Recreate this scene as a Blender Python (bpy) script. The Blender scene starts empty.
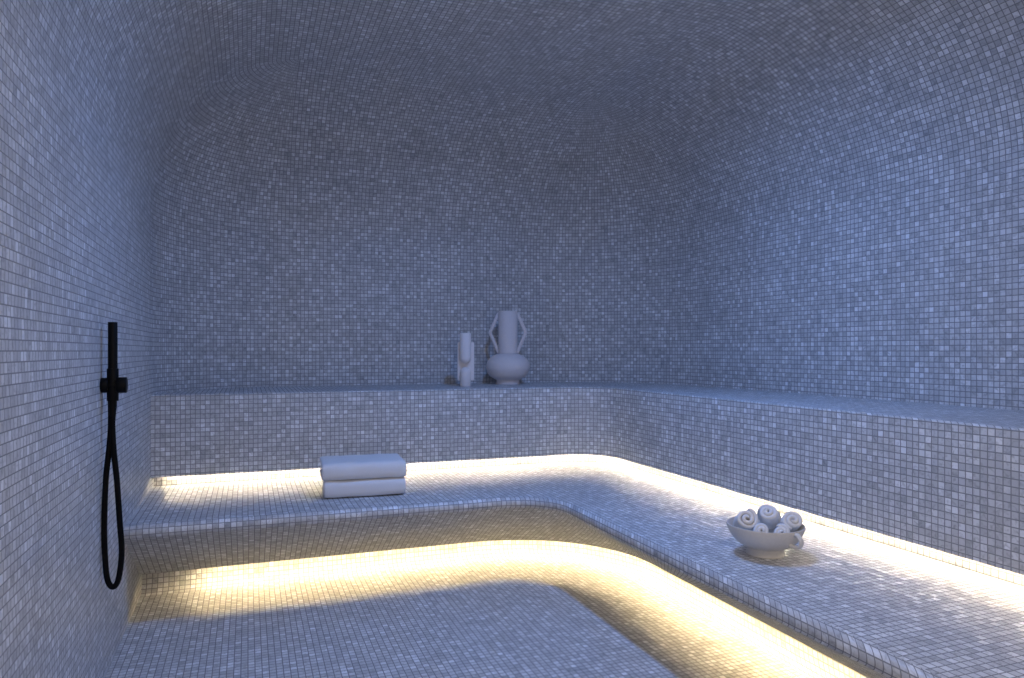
import bpy, bmesh, math, random
from mathutils import Vector, Matrix, noise

random.seed(7)
SC = bpy.context.scene
COL = SC.collection
PI = math.pi
TILE = 0.025

# ------------------------------------------------------------------ helpers
def link(o):
    COL.objects.link(o)
    return o

def tag(o, label=None, cat=None, group=None, kind=None):
    if label: o['label'] = label
    if cat: o['category'] = cat
    if group: o['group'] = group
    if kind: o['kind'] = kind
    return o

def empty(name, loc=(0, 0, 0), rz=0.0):
    o = bpy.data.objects.new(name, None)
    o.location = loc
    o.rotation_euler = (0, 0, rz)
    o.empty_display_size = 0.05
    return link(o)

def mesh_obj(name, verts, faces, mat, parent=None, uvs=None, smooth=True):
    me = bpy.data.meshes.new(name)
    me.from_pydata([tuple(v) for v in verts], [], faces)
    if uvs is not None:
        lay = me.uv_layers.new(name='UVMap')
        for p in me.polygons:
            for li in p.loop_indices:
                lay.data[li].uv = uvs[me.loops[li].vertex_index]
    for p in me.polygons:
        p.use_smooth = smooth
    me.materials.append(mat)
    me.update()
    if smooth: me.set_sharp_from_angle(angle=math.radians(40))
    o = bpy.data.objects.new(name, me)
    link(o)
    if parent: o.parent = parent
    return o

def bm_obj(name, bm, mat, parent=None, smooth=True):
    bmesh.ops.recalc_face_normals(bm, faces=bm.faces)
    me = bpy.data.meshes.new(name)
    bm.to_mesh(me); bm.free()
    for p in me.polygons:
        p.use_smooth = smooth
    if smooth: me.set_sharp_from_angle(angle=math.radians(50))
    me.materials.append(mat)
    o = bpy.data.objects.new(name, me)
    link(o)
    if parent: o.parent = parent
    return o

def subsurf(o, n=1):
    m = o.modifiers.new('sub', 'SUBSURF'); m.levels = n; m.render_levels = n
    return o

def grid_mesh(name, rows, mat, parent=None, uvrows=None, flip=False, close=False):
    """rows: list of equally long point lists -> quad grid."""
    n = len(rows[0]); verts = []; uvs = [] if uvrows else None
    for i, r in enumerate(rows):
        verts += r
        if uvrows: uvs += uvrows[i]
    faces = []
    for i in range(len(rows) - 1):
        for j in range(n - 1 + (1 if close else 0)):
            a = i * n + j; b = i * n + (j + 1) % n
            c = (i + 1) * n + (j + 1) % n; d = (i + 1) * n + j
            faces.append((a, d, c, b) if flip else (a, b, c, d))
    return mesh_obj(name, verts, faces, mat, parent, uvs)

def lathe_bm(profile, n=64):
    bm = bmesh.new()
    rings = []
    for (r, z) in profile:
        if r < 1e-6:
            rings.append([bm.verts.new((0, 0, z))])
        else:
            rings.append([bm.verts.new((r * math.cos(2 * PI * k / n), r * math.sin(2 * PI * k / n), z)) for k in range(n)])
    for a, b in zip(rings[:-1], rings[1:]):
        for k in range(n):
            k2 = (k + 1) % n
            if len(a) == 1 and len(b) == 1: continue
            if len(a) == 1: bm.faces.new((a[0], b[k], b[k2]))
            elif len(b) == 1: bm.faces.new((a[k], a[k2], b[0]))
            else: bm.faces.new((a[k], a[k2], b[k2], b[k]))
    return bm

def tube_bm(pts, rad, n=16, flat=None, bm=None, cap=True):
    """tube along pts; rad a number or list; flat = (scale_a, scale_b)"""
    bm = bm or bmesh.new()
    pts = [Vector(p) for p in pts]
    rings = []
    up = None
    for i, p in enumerate(pts):
        t = (pts[min(i + 1, len(pts) - 1)] - pts[max(i - 1, 0)]).normalized()
        if up is None:
            up = Vector((0, 0, 1)) if abs(t.z) < .9 else Vector((1, 0, 0))
        a = t.cross(up).normalized(); b = a.cross(t).normalized(); up = b
        r = rad[i] if isinstance(rad, (list, tuple)) else rad
        fa, fb = flat or (1, 1)
        rings.append([bm.verts.new(p + a * math.cos(2 * PI * k / n) * r * fa + b * math.sin(2 * PI * k / n) * r * fb) for k in range(n)])
    for r0, r1 in zip(rings[:-1], rings[1:]):
        for k in range(n):
            bm.faces.new((r0[k], r0[(k + 1) % n], r1[(k + 1) % n], r1[k]))
    if cap:
        bm.faces.new(rings[0][::-1]); bm.faces.new(rings[-1])
    return bm

def catmull(P, n=8):
    P = [Vector(p) for p in P]
    out = []
    for i in range(len(P) - 1):
        p0 = P[max(i - 1, 0)]; p1 = P[i]; p2 = P[i + 1]; p3 = P[min(i + 2, len(P) - 1)]
        for k in range(n):
            t = k / n
            out.append(.5 * ((2 * p1) + (p2 - p0) * t + (2 * p0 - 5 * p1 + 4 * p2 - p3) * t * t + (3 * p1 - p0 - 3 * p2 + p3) * t ** 3))
    out.append(P[-1])
    return out

# ------------------------------------------------------------------ materials
def nodes_of(name):
    m = bpy.data.materials.new(name); m.use_nodes = True
    nt = m.node_tree; nt.nodes.clear()
    return m, nt

def N(nt, typ, **kw):
    n = nt.nodes.new(typ)
    for k, v in kw.items(): setattr(n, k, v)
    return n

def math_node(nt, op, a, b=None, c=None, clamp=False):
    n = N(nt, 'ShaderNodeMath', operation=op); n.use_clamp = clamp
    for i, x in enumerate((a, b, c)):
        if x is None: continue
        if isinstance(x, (int, float)): n.inputs[i].default_value = x
        else: nt.links.new(x, n.inputs[i])
    return n.outputs[0]

def mosaic(name, bond=False, seed=0.0, rough=0.38, tilt=0.05, grout=0.075, dark=(.25, .255, .265), light=(.86, .87, .89)):
    """marble mosaic: one tile per UV unit; bond shifts every row sideways."""
    m, nt = nodes_of(name)
    L = nt.links.new
    out = N(nt, 'ShaderNodeOutputMaterial'); bs = N(nt, 'ShaderNodeBsdfPrincipled')
    L(bs.outputs[0], out.inputs[0])
    uv = N(nt, 'ShaderNodeUVMap'); uv.uv_map = 'UVMap'
    sep = N(nt, 'ShaderNodeSeparateXYZ'); L(uv.outputs[0], sep.inputs[0])
    u, v = sep.outputs[0], sep.outputs[1]
    row = math_node(nt, 'FLOOR', v)
    if bond:
        wn = N(nt, 'ShaderNodeTexWhiteNoise', noise_dimensions='1D')
        L(math_node(nt, 'ADD', row, 31.7 + seed), wn.inputs['W'])
        u = math_node(nt, 'ADD', u, wn.outputs['Value'])
    col = math_node(nt, 'FLOOR', u)
    fu = math_node(nt, 'FRACT', u); fv = math_node(nt, 'FRACT', v)
    du = math_node(nt, 'MINIMUM', fu, math_node(nt, 'SUBTRACT', 1.0, fu))
    dv = math_node(nt, 'MINIMUM', fv, math_node(nt, 'SUBTRACT', 1.0, fv))
    cell = N(nt, 'ShaderNodeCombineXYZ')
    L(col, cell.inputs[0]); L(row, cell.inputs[1]); cell.inputs[2].default_value = seed
    wc = N(nt, 'ShaderNodeTexWhiteNoise', noise_dimensions='3D'); L(cell.outputs[0], wc.inputs['Vector'])
    # grout mask (1 = tile)
    ed = math_node(nt, 'MINIMUM', du, dv)
    mr = N(nt, 'ShaderNodeMapRange', interpolation_type='SMOOTHSTEP')
    L(ed, mr.inputs['Value'])
    mr.inputs['From Min'].default_value = grout * .55; mr.inputs['From Max'].default_value = grout * 1.35
    # tile value: most mid grey-white, a few bright, a few dark
    ramp = N(nt, 'ShaderNodeValToRGB')
    L(wc.outputs['Value'], ramp.inputs[0])
    e = ramp.color_ramp.elements
    e[0].position = 0.0; e[0].color = (.45, .46, .48, 1)
    e[1].position = 1.0; e[1].color = (light[0], light[1], light[2], 1)
    for pos, k in ((.06, .53), (.5, .61), (.76, .68), (.90, .76)):
        x = e.new(pos); x.color = (k * .99, k, k * 1.015, 1)
    # veining
    vec = N(nt, 'ShaderNodeVectorMath', operation='ADD')
    L(uv.outputs[0], vec.inputs[0])
    off = N(nt, 'ShaderNodeVectorMath', operation='SCALE'); L(wc.outputs['Color'], off.inputs[0]); off.inputs['Scale'].default_value = 13.0
    L(off.outputs[0], vec.inputs[1])
    nz = N(nt, 'ShaderNodeTexNoise'); nz.inputs['Scale'].default_value = 1.1; nz.inputs['Detail'].default_value = 5; nz.inputs['Distortion'].default_value = 1.2
    L(vec.outputs[0], nz.inputs['Vector'])
    vr = N(nt, 'ShaderNodeMapRange'); L(nz.outputs['Fac'], vr.inputs['Value'])
    vr.inputs['From Min'].default_value = .30; vr.inputs['From Max'].default_value = .50
    vr.inputs['To Min'].default_value = .66; vr.inputs['To Max'].default_value = 1.0
    big = N(nt, 'ShaderNodeTexNoise'); big.inputs['Scale'].default_value = .09; big.inputs['Detail'].default_value = 3
    L(uv.outputs[0], big.inputs['Vector'])
    br = N(nt, 'ShaderNodeMapRange'); L(big.outputs['Fac'], br.inputs['Value'])
    br.inputs['From Min'].default_value = .3; br.inputs['From Max'].default_value = .7
    br.inputs['To Min'].default_value = .93; br.inputs['To Max'].default_value = 1.07
    k = math_node(nt, 'MULTIPLY', vr.outputs[0], br.outputs[0])
    sc = N(nt, 'ShaderNodeVectorMath', operation='SCALE'); L(ramp.outputs[0], sc.inputs[0]); L(k, sc.inputs['Scale'])
    mix = N(nt, 'ShaderNodeMix', data_type='RGBA')
    L(mr.outputs[0], mix.inputs[0]); mix.inputs[6].default_value = (*dark, 1); L(sc.outputs[0], mix.inputs[7])
    L(mix.outputs[2], bs.inputs['Base Color'])
    rr = N(nt, 'ShaderNodeMapRange'); L(mr.outputs[0], rr.inputs['Value'])
    rr.inputs['To Min'].default_value = .85; rr.inputs['To Max'].default_value = rough
    L(rr.outputs[0], bs.inputs['Roughness'])
    bs.inputs['Specular IOR Level'].default_value = .4
    # every tile sits at a slightly different angle; joints are recessed
    geo = N(nt, 'ShaderNodeNewGeometry')
    sub = N(nt, 'ShaderNodeVectorMath', operation='SUBTRACT'); L(wc.outputs['Color'], sub.inputs[0]); sub.inputs[1].default_value = (.5, .5, .5)
    scl = N(nt, 'ShaderNodeVectorMath', operation='SCALE'); L(sub.outputs[0], scl.inputs[0]); scl.inputs['Scale'].default_value = tilt * 2
    add = N(nt, 'ShaderNodeVectorMath', operation='ADD'); L(geo.outputs['Normal'], add.inputs[0]); L(scl.outputs[0], add.inputs[1])
    nrm = N(nt, 'ShaderNodeVectorMath', operation='NORMALIZE'); L(add.outputs[0], nrm.inputs[0])
    bump = N(nt, 'ShaderNodeBump'); bump.inputs['Strength'].default_value = .35; bump.inputs['Distance'].default_value = .0012
    L(mr.outputs[0], bump.inputs['Height']); L(nrm.outputs[0], bump.inputs['Normal'])
    L(bump.outputs[0], bs.inputs['Normal'])
    return m

def plain(name, col, rough=.6, bump=0.0, scale=200.0, spec=.4, metal=0.0, var=0.0, sheen=0.0, bdist=.001):
    m, nt = nodes_of(name); L = nt.links.new
    out = N(nt, 'ShaderNodeOutputMaterial'); bs = N(nt, 'ShaderNodeBsdfPrincipled'); L(bs.outputs[0], out.inputs[0])
    bs.inputs['Base Color'].default_value = (*col, 1); bs.inputs['Roughness'].default_value = rough
    bs.inputs['Specular IOR Level'].default_value = spec; bs.inputs['Metallic'].default_value = metal
    if sheen: bs.inputs['Sheen Weight'].default_value = sheen
    tc = N(nt, 'ShaderNodeTexCoord')
    nz = N(nt, 'ShaderNodeTexNoise'); nz.inputs['Scale'].default_value = scale; nz.inputs['Detail'].default_value = 4
    L(tc.outputs['Object'], nz.inputs['Vector'])
    if var:
        mr = N(nt, 'ShaderNodeMapRange'); L(nz.outputs['Fac'], mr.inputs['Value'])
        mr.inputs['From Min'].default_value = .3; mr.inputs['From Max'].default_value = .7
        mr.inputs['To Min'].default_value = 1 - var; mr.inputs['To Max'].default_value = 1 + var
        sc = N(nt, 'ShaderNodeVectorMath', operation='SCALE'); sc.inputs[0].default_value = col; L(mr.outputs[0], sc.inputs['Scale'])
        L(sc.outputs[0], bs.inputs['Base Color'])
    if bump:
        b = N(nt, 'ShaderNodeBump'); b.inputs['Strength'].default_value = bump; b.inputs['Distance'].default_value = bdist
        L(nz.outputs['Fac'], b.inputs['Height']); L(b.outputs[0], bs.inputs['Normal'])
    return m

def emitter(name, col, strength, tape=False):
    m, nt = nodes_of(name); L = nt.links.new
    out = N(nt, 'ShaderNodeOutputMaterial'); em = N(nt, 'ShaderNodeEmission'); L(em.outputs[0], out.inputs[0])
    em.inputs[0].default_value = (*col, 1); em.inputs[1].default_value = strength
    if tape:                                   # LED tape shines from its front only
        g = N(nt, 'ShaderNodeNewGeometry')
        L(math_node(nt, 'MULTIPLY', math_node(nt, 'SUBTRACT', 1.0, g.outputs['Backfacing']), strength), em.inputs[1])
    return m

M_GRID = mosaic('marble_mosaic_stacked', seed=1.3)
M_BOND = mosaic('marble_mosaic_staggered', bond=True, seed=4.1, dark=(.27, .275, .285), grout=.066)
M_BENCH = mosaic('marble_mosaic_bench', seed=9.2, tilt=.07, rough=.32)
M_FLOOR = mosaic('marble_mosaic_floor', seed=6.6, tilt=.05)
M_LED = emitter('warm_led', (1.0, .82, .56), 120.0, True)
M_LED_LOW = emitter('warm_led_low', (1.0, .75, .40), 215.0, True)
M_BLACK = plain('matt_black_metal', (.003, .003, .0035), .5, spec=.12)
M_HOSE = plain('black_hose', (.003, .003, .0035), .6, spec=.1)
M_VASE = plain('stone_grey_ceramic', (.74, .69, .68), .85, bump=.5, scale=160, var=.06)
M_VASE2 = plain('pale_bisque_ceramic', (.84, .79, .77), .8, bump=.15, scale=220, var=.03)
M_BOWL = plain('chalk_white_ceramic', (.72, .69, .64), .7, bump=.25, scale=120, var=.03)
M_TOWEL = plain('white_terry', (.82, .81, .80), .95, bump=.8, scale=520, spec=.1, sheen=.15, var=.04)
M_LAMP = emitter('lamp_lens', (.55, .68, 1.0), 6.0)

# ------------------------------------------------------------------ plan of the room
XL, YB, XR, YF = -0.493, 5.02, 2.90, -0.95     # left wall, back wall, right wall, wall behind the camera
RL, RR = 0.75, 0.90                            # plan radii of the two far corners
RC, HC = 0.85, 2.80                            # cove radius, ceiling height
ZS = HC - RC
C_LEFT, C_BACK, C_RIGHT = .76, .96, .84      # how far each cove reaches into the room

def l_path(Y, X, r, x0=XL - .004, y1=YF, n1=24, na=20, n2=40):
    """from the left wall along the back, round the corner, then towards the camera; -> [(x, y, arclength)]"""
    P = []
    for k in range(n1): P.append((x0 + (X - r - x0) * k / n1, Y))
    for k in range(na + 1):
        a = PI / 2 * (1 - k / na)
        P.append((X - r + r * math.cos(a), Y - r + r * math.sin(a)))
    for k in range(1, n2 + 1): P.append((X, Y - r + (y1 - Y + r) * k / n2))
    s = 0; out = []
    for i, p in enumerate(P):
        if i: s += math.dist(p, P[i - 1])
        out.append((p[0], p[1], s))
    return out

def sweep(name, Y, X, r, prof, mat, parent=None, x0=XL - .004, vshift=0.0, flip=False, ustep=TILE, n1=24, base_r=None):
    """prof: [(d, z)] - d is the distance outwards from the path."""
    rows = []; uvr = []; v = vshift
    base = l_path(Y, X, r, x0, n1=n1)
    for i, (d, z) in enumerate(prof):
        if i: v += math.dist(prof[i], prof[i - 1])
        p = l_path(Y + d, X + d, r + d, x0, n1=n1)
        rows.append([(a, b, z) for a, b, _ in p])
        uvr.append([(q[2] / ustep, v / TILE) for q in p])
    return grid_mesh(name, rows, mat, parent, uvr, flip)

def smooth_arc(cx, cz, r, a0, a1, n=8):
    return [(cx + r * math.cos(a0 + (a1 - a0) * k / n), cz + r * math.sin(a0 + (a1 - a0) * k / n)) for k in range(n + 1)]

# ------------------------------------------------------------------ shell: walls that roll over into the ceiling
NT = 22
levels = [(0.0, 0.0, 0.0)] + [(0.0, ZS * k / 4, ZS * k / 4) for k in range(1, 4)]
for k in range(NT + 1):
    t = PI / 2 * k / NT
    levels.append((RC * (1 - math.cos(t)), ZS + RC * math.sin(t), ZS + RC * t))
K_SPLIT = 4 + int(NT * .62)      # where the walls end and the ceiling begins

def ring_segments(d):
    """left straight, left arc, back straight, right arc first half, second half, right straight (each a list of xy)"""
    f = 1 - d / RC
    rl, rr = max(RL * f, 0), max(RR * f, 0)
    xl, yb, xr = XL + C_LEFT * (1 - f), YB - C_BACK * (1 - f), XR - C_RIGHT * (1 - f)
    na = 16
    left = [(xl, YF + (yb - rl - YF) * k / 20) for k in range(21)]
    larc = [(xl + rl - rl * math.cos(PI / 2 * k / na), yb - rl + rl * math.sin(PI / 2 * k / na)) for k in range(na + 1)]
    back = [(xl + rl + (xr - rr - xl - rl) * k / 12, yb) for k in range(13)]
    rarc = [(xr - rr + rr * math.sin(PI / 2 * k / na), yb - rr + rr * math.cos(PI / 2 * k / na)) for k in range(na + 1)]
    right = [(xr, yb - rr + (YF - yb + rr) * k / 20) for k in range(21)]
    return left, larc, back, rarc, right

def base_u():
    segs = ring_segments(0.0); s = YF; U = []
    prev = segs[0][0]
    for g in segs:
        row = []
        for p in g:
            s += math.dist(p, prev); prev = p
            row.append(s)
        U.append(row)
    return U
BU = base_u()

def shell_part(name, sel, k0, k1, mat, exact_left=False):
    rows = []; uvr = []
    for k in range(k0, k1 + 1):
        d, z, v = levels[k]
        segs = ring_segments(d)
        pts = []; us = []
        for gi, a, b in sel:
            for j in range(a + (1 if gi != sel[0][0] else 0), (b if b is not None else len(segs[gi]) - 1) + 1):
                p = segs[gi][j]
                pts.append((p[0], p[1], z))
                u = BU[gi][j]
                if gi == 0 or gi == 4:   # straight runs keep square tiles: follow y itself
                    u = p[1] if gi == 0 else BU[4][0] + (BU[4][0] * 0 + (YB - RR) - p[1])
                if gi == 2:
                    u = BU[2][0] + (p[0] - (XL + RL))
                us.append((u / TILE, v / TILE))
        rows.append(pts); uvr.append(us)
    o = grid_mesh(name, rows, mat, None, uvr)
    tag(o, kind='structure')
    return o

LEFT = [(0, 0, None)]
BACK = [(1, 0, None), (2, 0, None), (3, 0, 8)]
RIGHT = [(3, 8, None), (4, 0, None)]
TOP = len(levels) - 1
shell_part('wall_left', LEFT, 0, K_SPLIT, M_BOND)
shell_part('wall_back', BACK, 0, K_SPLIT, M_GRID)
shell_part('wall_right', RIGHT, 0, K_SPLIT, M_GRID)

def ceiling():
    """the upper coves and the flat crown as one mesh"""
    V = []; F = []; UV = []
    for sel in (LEFT, BACK, RIGHT):
        rows = []
        for k in range(K_SPLIT, TOP + 1):
            d, z, v = levels[k]; segs = ring_segments(d); row = []
            for gi, a, b in sel:
                for j in range(a + (1 if gi != sel[0][0] else 0), (b if b is not None else len(segs[gi]) - 1) + 1):
                    p = segs[gi][j]; u = BU[gi][j]
                    if gi == 0: u = p[1]
                    if gi == 4: u = BU[4][0] + (YB - RR) - p[1]
                    if gi == 2: u = BU[2][0] + (p[0] - (XL + RL))
                    row.append(len(V)); V.append((p[0], p[1], z)); UV.append((u / TILE, v / TILE))
            rows.append(row)
        for r0, r1 in zip(rows[:-1], rows[1:]):
            for j in range(len(r0) - 1): F.append((r0[j], r0[j + 1], r1[j + 1], r1[j]))
    x0, x1, y0, y1 = XL + C_LEFT, XR - C_RIGHT, YF, YB - C_BACK
    b = len(V)
    for (x, y) in ((x0, y0), (x0, y1), (x1, y1), (x1, y0)):
        V.append((x, y, HC)); UV.append((y / TILE, (ZS + RC * PI / 2 + x - x0) / TILE))
    F.append((b, b + 1, b + 2, b + 3))
    o = mesh_obj('ceiling', V, F, M_GRID, None, UV)
    tag(o, kind='structure')
ceiling()
# wall behind the camera; opening made up to let the added fill in
DX0, DX1, DZ = -.10, 1.38, 2.15
fx = [XL, DX0, DX1, XR]; fz = [0, DZ, HC]
V = [(x, YF, z) for z in fz for x in fx]
F = [(4 * j + i, 4 * j + i + 1, 4 * j + i + 5, 4 * j + i + 4) for j in range(2) for i in range(3) if not (j == 0 and i == 1)]
w = mesh_obj('wall_front', V, F, M_GRID, None, [(x / TILE, z / TILE) for x, y, z in V], smooth=False)
tag(w, kind='structure')

# ------------------------------------------------------------------ lower bench
BY, BX, BR = 3.395, 1.455, 0.25          # nose line
ZB = 0.455                               # seat height
NR = 0.030                               # nose radius
RY, RX, RRr = 4.36, 2.30, 0.355          # recess wall under the ledge
TOE = 0.560                              # toe wall, behind the nose
bench = empty('tiled_bench', (0.4, 3.9, 0))
tag(bench, 'low mosaic tiled bench running along two walls with warm light under its sloped front', 'bench')

def at_root(o, root):
    o.parent = root
    o.matrix_parent_inverse = Matrix.Translation(-Vector(root.location))
    return o

LFLIP = True
# seat
a = l_path(BY + NR, BX + NR, BR + NR); b = l_path(RY, RX, RRr)
rows = [[(p[0], p[1], ZB) for p in a], [((p[0] + q[0]) / 2, (p[1] + q[1]) / 2, ZB) for p, q in zip(a, b)], [(q[0], q[1], ZB) for q in b]]
uvr = [[(p[0] / TILE, p[1] / TILE) for p in r] for r in rows]
at_root(grid_mesh('seat', rows, M_BENCH, None, uvr, flip=True), bench)
# rounded nose, then the sloped apron
prof = smooth_arc(NR, ZB - NR, NR, PI / 2, PI * 1.36, 10)
at_root(sweep('nosing', BY, BX, BR, prof, M_BENCH, None, vshift=-.25 * TILE), bench)
lip = prof[-1]
SD, SZ = 0.475, 0.115
prof2 = [(lip[0] + (SD - lip[0]) * k / 4, lip[1] + (SZ - lip[1]) * k / 4) for k in range(5)]
prof2 += [(SD + .004, SZ + .004), (SD + .004, SZ + .02)]
at_root(sweep('apron', BY, BX, BR, prof2, M_FLOOR, None), bench)
# toe wall with a cove into the floor and the slot roof
CR = 0.075
prof3 = [(SD + .004, SZ + .02), (TOE, SZ + .02), (TOE, SZ)] + [(TOE, SZ - (SZ - CR) * k / 2) for k in (1,)] + smooth_arc(TOE - CR, CR, CR, 0, -PI / 2, 8)
at_root(sweep('toe_kick', BY, BX, BR, prof3, M_FLOOR, None, flip=False), bench)
at_root(sweep('led_strip', BY, BX, BR, [(SD + .0423, SZ + .0152), (SD + .0480, SZ + .0126)], M_LED_LOW, None, x0=-.24, flip=LFLIP), bench)

# floor inside the toe cove
fp = l_path(BY + TOE - CR, BX + TOE - CR, BR + TOE - CR)
fl = [(p[0], p[1], 0) for p in fp] + [(XL - .004, YF, 0)]
f = mesh_obj('floor', fl, [tuple(range(len(fl)))[::-1]], M_FLOOR, None, [(p[0] / TILE, p[1] / TILE) for p in fl], smooth=False)
tag(f, kind='structure')

# ------------------------------------------------------------------ upper ledge
LY, LX, LR = 4.285, 2.225, 0.28
ZL, ZR = 0.962, 0.514
ledge = empty('tiled_ledge', (0.6, 4.6, ZR))
tag(ledge, 'raised mosaic tiled ledge behind the bench with a glowing slot under its face', 'ledge')
e = .008
rows = []; uvr = []
for p in (l_path(YB + .004, XR + .004, RR), l_path(LY + e, LX + e, LR + e)):
    z = ZL; rows.append([(q[0], q[1], z) for q in p]); uvr.append([(q[0] / TILE, q[1] / TILE) for q in p])
at_root(grid_mesh('ledge_top', rows, M_GRID, None, uvr, flip=False), ledge)
prof = smooth_arc(e, ZL - e, e, PI / 2, PI, 4) + [(0, ZR + (ZL - e - ZR) * (1 - k / 4)) for k in range(1, 5)] + [(.012, ZR), (.012, ZR + .016), (RY - LY, ZR + .016)]
at_root(sweep('riser', LY, LX, LR, prof, M_GRID, None, vshift=.45 * TILE), ledge)
prof = [(RY - LY, ZR + .016), (RY - LY, ZB)]
at_root(sweep('recess_wall', LY, LX, LR, prof, M_BENCH, None, vshift=.1 * TILE), ledge)
at_root(sweep('led_strip', LY, LX, LR, [(.050, ZR + .0058), (.057, ZR + .0034)], M_LED, None, x0=-.43, flip=LFLIP), ledge)

# ------------------------------------------------------------------ hand shower
sh = empty('hand_shower', (XL, 2.90, 1.077))
tag(sh, 'matt black stick hand shower on the left tiled wall with a looped black hose', 'hand shower')
def cyl_x(x0, x1, r, y=0, z=0, n=28, bev=.0015):
    bm = lathe_bm([(0, 0), (r - bev, 0), (r, bev), (r, x1 - x0 - bev), (r - bev, x1 - x0), (0, x1 - x0)], n)
    bmesh.ops.transform(bm, matrix=Matrix.Translation((x0, y, z)) @ Matrix.Rotation(PI / 2, 4, 'Y'), verts=bm.verts)
    return bm
br = bm_obj('bracket', cyl_x(0, .024, .027), M_BLACK, sh)
bm_obj('bracket_arm', cyl_x(.023, .052, .020), M_BLACK, br)
bm_obj('valve_knob', cyl_x(.050, .082, .0285), M_BLACK, sh)
WX = .037
hs = lathe_bm([(0, .227), (.0145, .227), (.0155, .2255), (.0155, .031), (.0155, .030), (0, .030)], 28)
bmesh.ops.transform(hs, matrix=Matrix.Translation((WX, 0, 0)), verts=hs.verts)
hand = bm_obj('handset', hs, M_BLACK, sh)
cb = lathe_bm([(0, .060), (.0185, .060), (.019, .059), (.019, -.055), (.0185, -.056), (0, -.056)], 28)
bmesh.ops.transform(cb, matrix=Matrix.Translation((WX, 0, 0)), verts=cb.verts)
bm_obj('cradle', cb, M_BLACK, sh)
fr = lathe_bm([(0, -.040), (.0135, -.040), (.0135, -.075), (.0095, -.115), (0, -.116)], 24)
bmesh.ops.transform(fr, matrix=Matrix.Translation((WX, 0, 0)), verts=fr.verts)
bm_obj('hose_nut', fr, M_BLACK, hand)
hp = catmull([(WX, 0, -.10), (WX - .001, 0, -.16), (WX + .005, -.004, -.25), (WX + .014, -.007, -.34), (WX + .024, -.010, -.495), (WX + .030, -.010, -.60),
              (WX + .020, -.010, -.695), (WX + .002, -.009, -.723), (WX - .016, -.006, -.695), (WX - .024, -.004, -.61), (WX - .0265, -.002, -.495), (WX - .022, 0, -.34),
              (WX - .014, .002, -.25), (WX - .007, .005, -.15), (WX - .008, .008, -.03)], 8)
bm_obj('hose', tube_bm(hp, .0098, 14), M_HOSE, sh)

# ------------------------------------------------------------------ vases on the ledge
PSI = math.atan(264 / 712.0)
def lathe_smooth(pr, n=8):
    q = catmull([(r, 0, z) for r, z in pr], n)
    return [(max(p.x, 0), p.z) for p in q]
v = empty('handled_vase', (1.745, 4.79, ZL), -PSI)
tag(v, 'large grey matt vase with a round belly, straight neck and two angular handles', 'vase')
prof = [(0, 0), (.080, 0), (.083, .003), (.080, .028)] + lathe_smooth([(.080, .030), (.128, .058), (.152, .098), (.157, .125), (.150, .158), (.125, .192), (.092, .212), (.073, .219)], 6)
bm_obj('belly', lathe_bm(prof, 72), M_VASE, v)
bm_obj('neck', lathe_bm([(.068, .205), (.069, .235), (.069, .519), (.066, .523), (.060, .523), (.059, .50), (.058, .24), (0, .235)], 64), M_VASE, v)
for sgn in (-1, 1):
    pts = [(sgn * .060, 0, .502), (sgn * .068, 0, .506), (sgn * .125, 0, .378), (sgn * .127, 0, .370), (sgn * .125, 0, .362), (sgn * .068, 0, .228), (sgn * .060, 0, .224)]
    bm_obj('handle', tube_bm(pts, .0098, 8, (.9, 1.25)), M_VASE, v)

v2 = empty('totem_vase', (1.376, 4.608, ZL), -PSI)
tag(v2, 'small pale totem vase of stacked rounded tubes against a slab, left of the handled vase', 'vase')
bm = bmesh.new()
bmesh.ops.create_cube(bm, size=1, matrix=Matrix.Translation((0, .012, .168)) @ Matrix.Diagonal((.112, .026, .258, 1)))
bmesh.ops.bevel(bm, geom=bm.edges[:], offset=.003, segments=2, affect='EDGES')
bm_obj('slab', bm, M_VASE2, v2)
def dome(r, z0, z1, n=10):
    return [(r * math.cos(PI / 2 * (1 - k / n)), z0 + (1 - math.sin(PI / 2 * (1 - k / n))) * r) for k in range(n + 1)]
up = [(r, z) for r, z in dome(.038, .155, 0)] + [(.038, .355), (.036, .358), (.030, .358), (.029, .30), (0, .298)]
bmu = lathe_bm(up, 40); bmesh.ops.transform(bmu, matrix=Matrix.Translation((0, -.026, 0)), verts=bmu.verts)
bm_obj('upper_tube', bmu, M_VASE2, v2)
lo = [(0, 0), (.034, 0), (.036, .003)] + [(.036, .095)] + [(.036 * math.cos(PI / 2 * k / 10), .095 + .036 * math.sin(PI / 2 * k / 10)) for k in range(1, 11)]
bml = lathe_bm(lo, 40); bmesh.ops.transform(bml, matrix=Matrix.Translation((0, -.024, 0)), verts=bml.verts)
bm_obj('lower_tube', bml, M_VASE2, v2)

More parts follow.
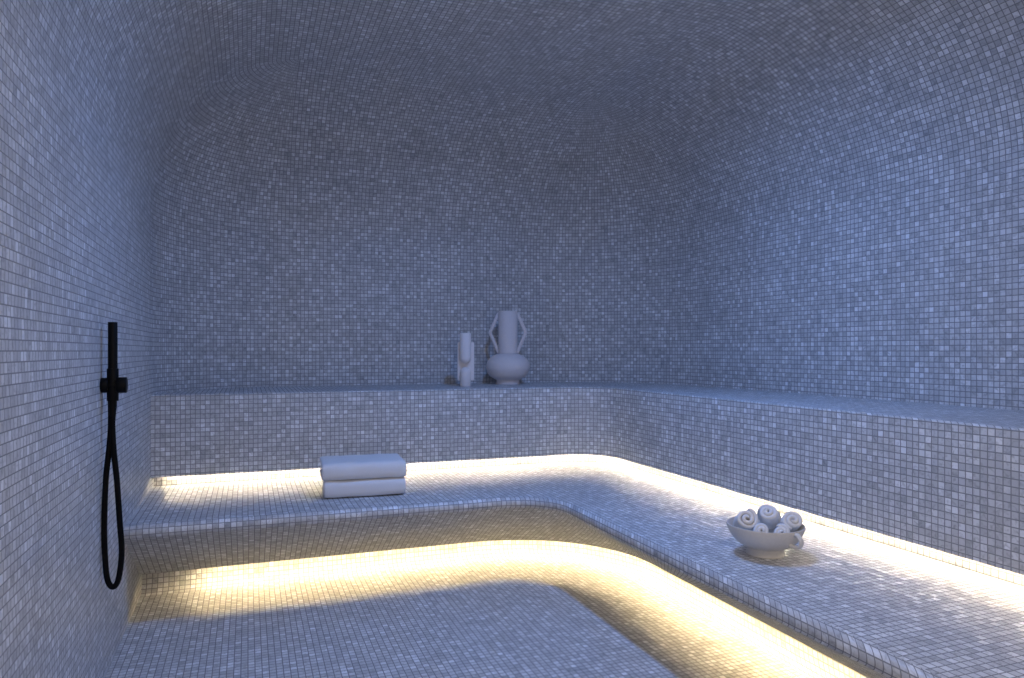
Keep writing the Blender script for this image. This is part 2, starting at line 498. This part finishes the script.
# ------------------------------------------------------------------ cloth: a thick sheet following a path
def ribbon_bm(path, th, half, bm=None, seed=0, wob=.002, ends=None, nx=18):
    """path: [(a, b)] in the plane across the sheet axis; sheet runs along x. Rounded selvedges."""
    bm = bm or bmesh.new()
    prev = None
    first = last = None
    for i, (a, b) in enumerate(path):
        p0 = path[max(i - 1, 0)]; p1 = path[min(i + 1, len(path) - 1)]
        t = Vector((p1[0] - p0[0], p1[1] - p0[1])).normalized(); n = Vector((-t.y, t.x))
        ring = []
        e0, e1 = ends(i / (len(path) - 1)) if ends else (0, 0)
        taper = min(1, .8 + i * .1, .45 + (len(path) - 1 - i) * .3)
        sec = []
        r = th / 2
        L0, L1 = -half + e0, half + e1
        for k in range(nx + 1): sec.append((L0 + r + (L1 - L0 - 2 * r) * k / nx, r))
        for k in range(1, 4): sec.append((L1 - r + r * math.sin(PI * k / 4), r * math.cos(PI * k / 4)))
        for k in range(nx + 1): sec.append((L1 - r - (L1 - L0 - 2 * r) * k / nx, -r))
        for k in range(1, 4): sec.append((L0 + r - r * math.sin(PI * k / 4), -r * math.cos(PI * k / 4)))
        for x, h in sec:
            q = Vector((x, a + n.x * h * taper, b + n.y * h * taper))
            w = noise.noise_vector(q * 14 + Vector((seed * 7.3, seed * 3.1, 0))) * wob
            ring.append(bm.verts.new(q + Vector((w.x, w.y, w.z))))
        if prev:
            m = len(ring)
            for k in range(m): bm.faces.new((prev[k], prev[(k + 1) % m], ring[(k + 1) % m], ring[k]))
        else: first = ring
        prev = ring
    bm.faces.new(first[::-1]); bm.faces.new(prev)
    return bm

def c_path(depth, r, z0, back_in=0.0, n=14):
    """a fold at the front (y = 0): along the top, round the front, back along the bottom"""
    P = []
    for k in range(12): P.append((depth - back_in - (depth - back_in - r) * k / 12, z0 + r))
    for k in range(n + 1):
        a = PI / 2 + PI * k / n
        ca, sa = math.cos(a), math.sin(a)
        q = .62
        P.append((r + r * math.copysign(abs(ca) ** q, ca), z0 + r * math.copysign(abs(sa) ** q, sa)))
    for k in range(1, 13): P.append((r + (depth - r) * k / 12, z0 - r))
    return P

def folded_towel(name, label, loc, rz, w, depth, h, seed):
    t = empty(name, loc, rz)
    tag(t, label, 'towel', 'folded towels on the bench')
    th = h / 4 * .985
    bm = bmesh.new()
    ribbon_bm([(a + th / 2, b) for a, b in c_path(depth, h / 2 - th / 2, h / 2)], th, w / 2, bm, seed, .0035)
    o = bm_obj('outer_fold', bm, M_TOWEL, t); subsurf(o, 1)
    bm = bmesh.new()
    ribbon_bm([(a + th * 1.55, b) for a, b in c_path(depth - th * 1.2, th / 2, h / 2, .01)], th * .97, w / 2 - .006, bm, seed + 3, .0025)
    o = bm_obj('inner_fold', bm, M_TOWEL, t); subsurf(o, 1)
    return t
folded_towel('folded_towel', 'white folded towel lying on the bench, the lower of the stack of two', (.560, 3.645, ZB + .003), math.radians(-3.5), .412, .30, .088, 1)
folded_towel('folded_towel', 'white folded towel on top of the other one on the bench', (.556, 3.642, ZB + .003 + .0893), math.radians(-3.0), .424, .31, .086, 5)

# ------------------------------------------------------------------ bowl with rolled towels
BC = Vector((1.781, 2.128, ZB))
bowl = empty('footed_bowl', BC, -PSI)
tag(bowl, 'chalk white footed ceramic bowl with a small loop handle holding rolled towels on the bench', 'bowl')
outer = [(0, 0), (.066, 0), (.0695, .003), (.067, .012), (.062, .024), (.064, .029)] + lathe_smooth([(.066, .030), (.092, .040), (.116, .062), (.131, .088), (.138, .108)], 5)
inner = lathe_smooth([(.1350, .1115), (.131, .106), (.123, .088), (.107, .063), (.084, .045), (.045, .037), (0.0, .035)], 5)
bm_obj('bowl_body', lathe_bm(outer + [(.1375, .1112)] + inner, 80), M_BOWL, bowl)
ha = math.radians(-62)
hd = Vector((math.cos(ha), math.sin(ha), 0))
hpts = catmull([hd * .128 + Vector((0, 0, .096)), hd * .142 + Vector((0, 0, .101)), hd * .155 + Vector((0, 0, .090)), hd * .160 + Vector((0, 0, .077)), hd * .153 + Vector((0, 0, .063)), hd * .138 + Vector((0, 0, .056)), hd * .108 + Vector((0, 0, .060))], 6)
bm_obj('loop_handle', tube_bm(hpts, .0080, 12, (1.25, .8)), M_BOWL, bowl)

def roll(label, px, fwd, up, az, tilt, R=.038, L=.115, seed=0, turn=0.0):
    """px/fwd/up: middle of the end that faces the viewer, in the bowl's frame"""
    turns = 2.15; p = []
    n = 90; th = .0150
    r0 = .002
    for k in range(n + 1):
        f = k / n
        ang = turns * 2 * PI * f + turn
        r = r0 + (R - th / 2 - r0) * f ** .92
        p.append((r * math.cos(ang), r * math.sin(ang) * .97))
    bm = ribbon_bm(p, th, L / 2, None, seed, .0022, ends=lambda f: (.010 * (1 - f) ** 1.5, .010 * (1 - f)), nx=8)
    # sheet axis is local x: point it at the viewer (local -y), then yaw and raise the near end
    d = Vector((math.sin(az) * math.cos(tilt), -math.cos(az) * math.cos(tilt), math.sin(tilt)))
    q = d.to_track_quat('X', 'Z')
    o = bm_obj('rolled_towel', bm, M_TOWEL)
    subsurf(o, 1)
    c = Vector((px, fwd, up)) - d * (L / 2)
    Rz = Matrix.Rotation(-PSI, 4, 'Z')
    o.matrix_world = Matrix.Translation(BC) @ Rz @ Matrix.Translation(c) @ q.to_matrix().to_4x4()
    tag(o, label, 'towel', 'rolled towels in the bowl')
    return o
roll('rolled white towel at the left rim of the bowl', -.080, -.035, .140, math.radians(-6), math.radians(28), .046, .085, 1, .4)
roll('rolled white towel topmost in the middle of the bowl', .009, .002, .154, math.radians(-22), math.radians(44), .041, .080, 2, 2.0)
roll('rolled white towel at the right rim above the loop handle', .090, -.035, .133, math.radians(-12), math.radians(28), .041, .080, 3, 3.6)
roll('rolled white towel low at the front of the bowl, the left of two', -.040, -.078, .106, math.radians(-14), math.radians(22), .034, .080, 4, 5.0)
roll('rolled white towel low at the front of the bowl, the right of two', .026, -.088, .101, math.radians(-18), math.radians(20), .034, .080, 5, 1.2)
roll('rolled white towel at the back of the bowl, mostly hidden by the others', .058, .062, .118, math.radians(10), math.radians(8), .032, .080, 6, .2)

# ------------------------------------------------------------------ lights
def downlight(x, y, watt, spread=168, r=.05, col=(.19, .40, 1.0), z=HC):
    t = empty('ceiling_downlight', (x, y, z))
    ring = lathe_bm([(r + .002, -.001), (r + .003, -.006), (r + .014, -.005), (r + .016, 0)], 40)
    bm_obj('trim_ring', ring, M_BLACK, t)
    l = bpy.data.lights.new('downlight', 'AREA'); l.shape = 'DISK'; l.size = 2 * r
    l.energy = watt; l.color = col; l.spread = math.radians(spread)
    lo = bpy.data.objects.new('downlight_lamp', l); link(lo); lo.parent = t; lo.location = (0, 0, -.004)
    tag(t, 'small recessed round downlight in the crown of the mosaic ceiling', 'ceiling light', 'ceiling downlights', 'structure')  # label shared by the main lamp and the added warm one
    return t
downlight(1.30, 2.62, 32)
downlight(.55, .20, 20, col=(1.0, .84, .68))  # added unseen warm lamp, neutralises the blue on floor and left wall

# added warm fill outside the opening behind the camera; no such source is visible
l = bpy.data.lights.new('opening_fill', 'AREA'); l.shape = 'RECTANGLE'; l.size = DX1 - DX0; l.size_y = DZ
l.energy = 13; l.color = (1.0, .86, .74)
lo = bpy.data.objects.new('opening_fill', l); link(lo)
lo.location = ((DX0 + DX1) / 2, YF - .05, DZ / 2); lo.rotation_euler = (PI / 2, 0, 0)

world = bpy.data.worlds.new('World'); SC.world = world; world.use_nodes = True
world.node_tree.nodes['Background'].inputs[0].default_value = (.02, .025, .04, 1)
world.node_tree.nodes['Background'].inputs[1].default_value = 1

# ------------------------------------------------------------------ camera
cd = bpy.data.cameras.new('camera'); cam = bpy.data.objects.new('camera', cd); link(cam)
cd.sensor_fit = 'HORIZONTAL'; cd.sensor_width = 36; cd.lens = 712 / 1024 * 36
cd.shift_y = 12 / 1024; cd.clip_start = .02
cam.location = (0, 0, 1.2); cam.rotation_euler = (PI / 2, 0, -PSI)
SC.camera = cam

SC.view_settings.view_transform = 'Standard'
try: SC.view_settings.look = 'None'
except Exception: pass
SC.view_settings.gamma = 1; SC.view_settings.exposure = 0; SC.view_settings.use_curve_mapping = False
SC.cycles.use_denoising = True
SC.cycles.max_bounces = 10; SC.cycles.diffuse_bounces = 7
SC.cycles.sample_clamp_indirect = 6
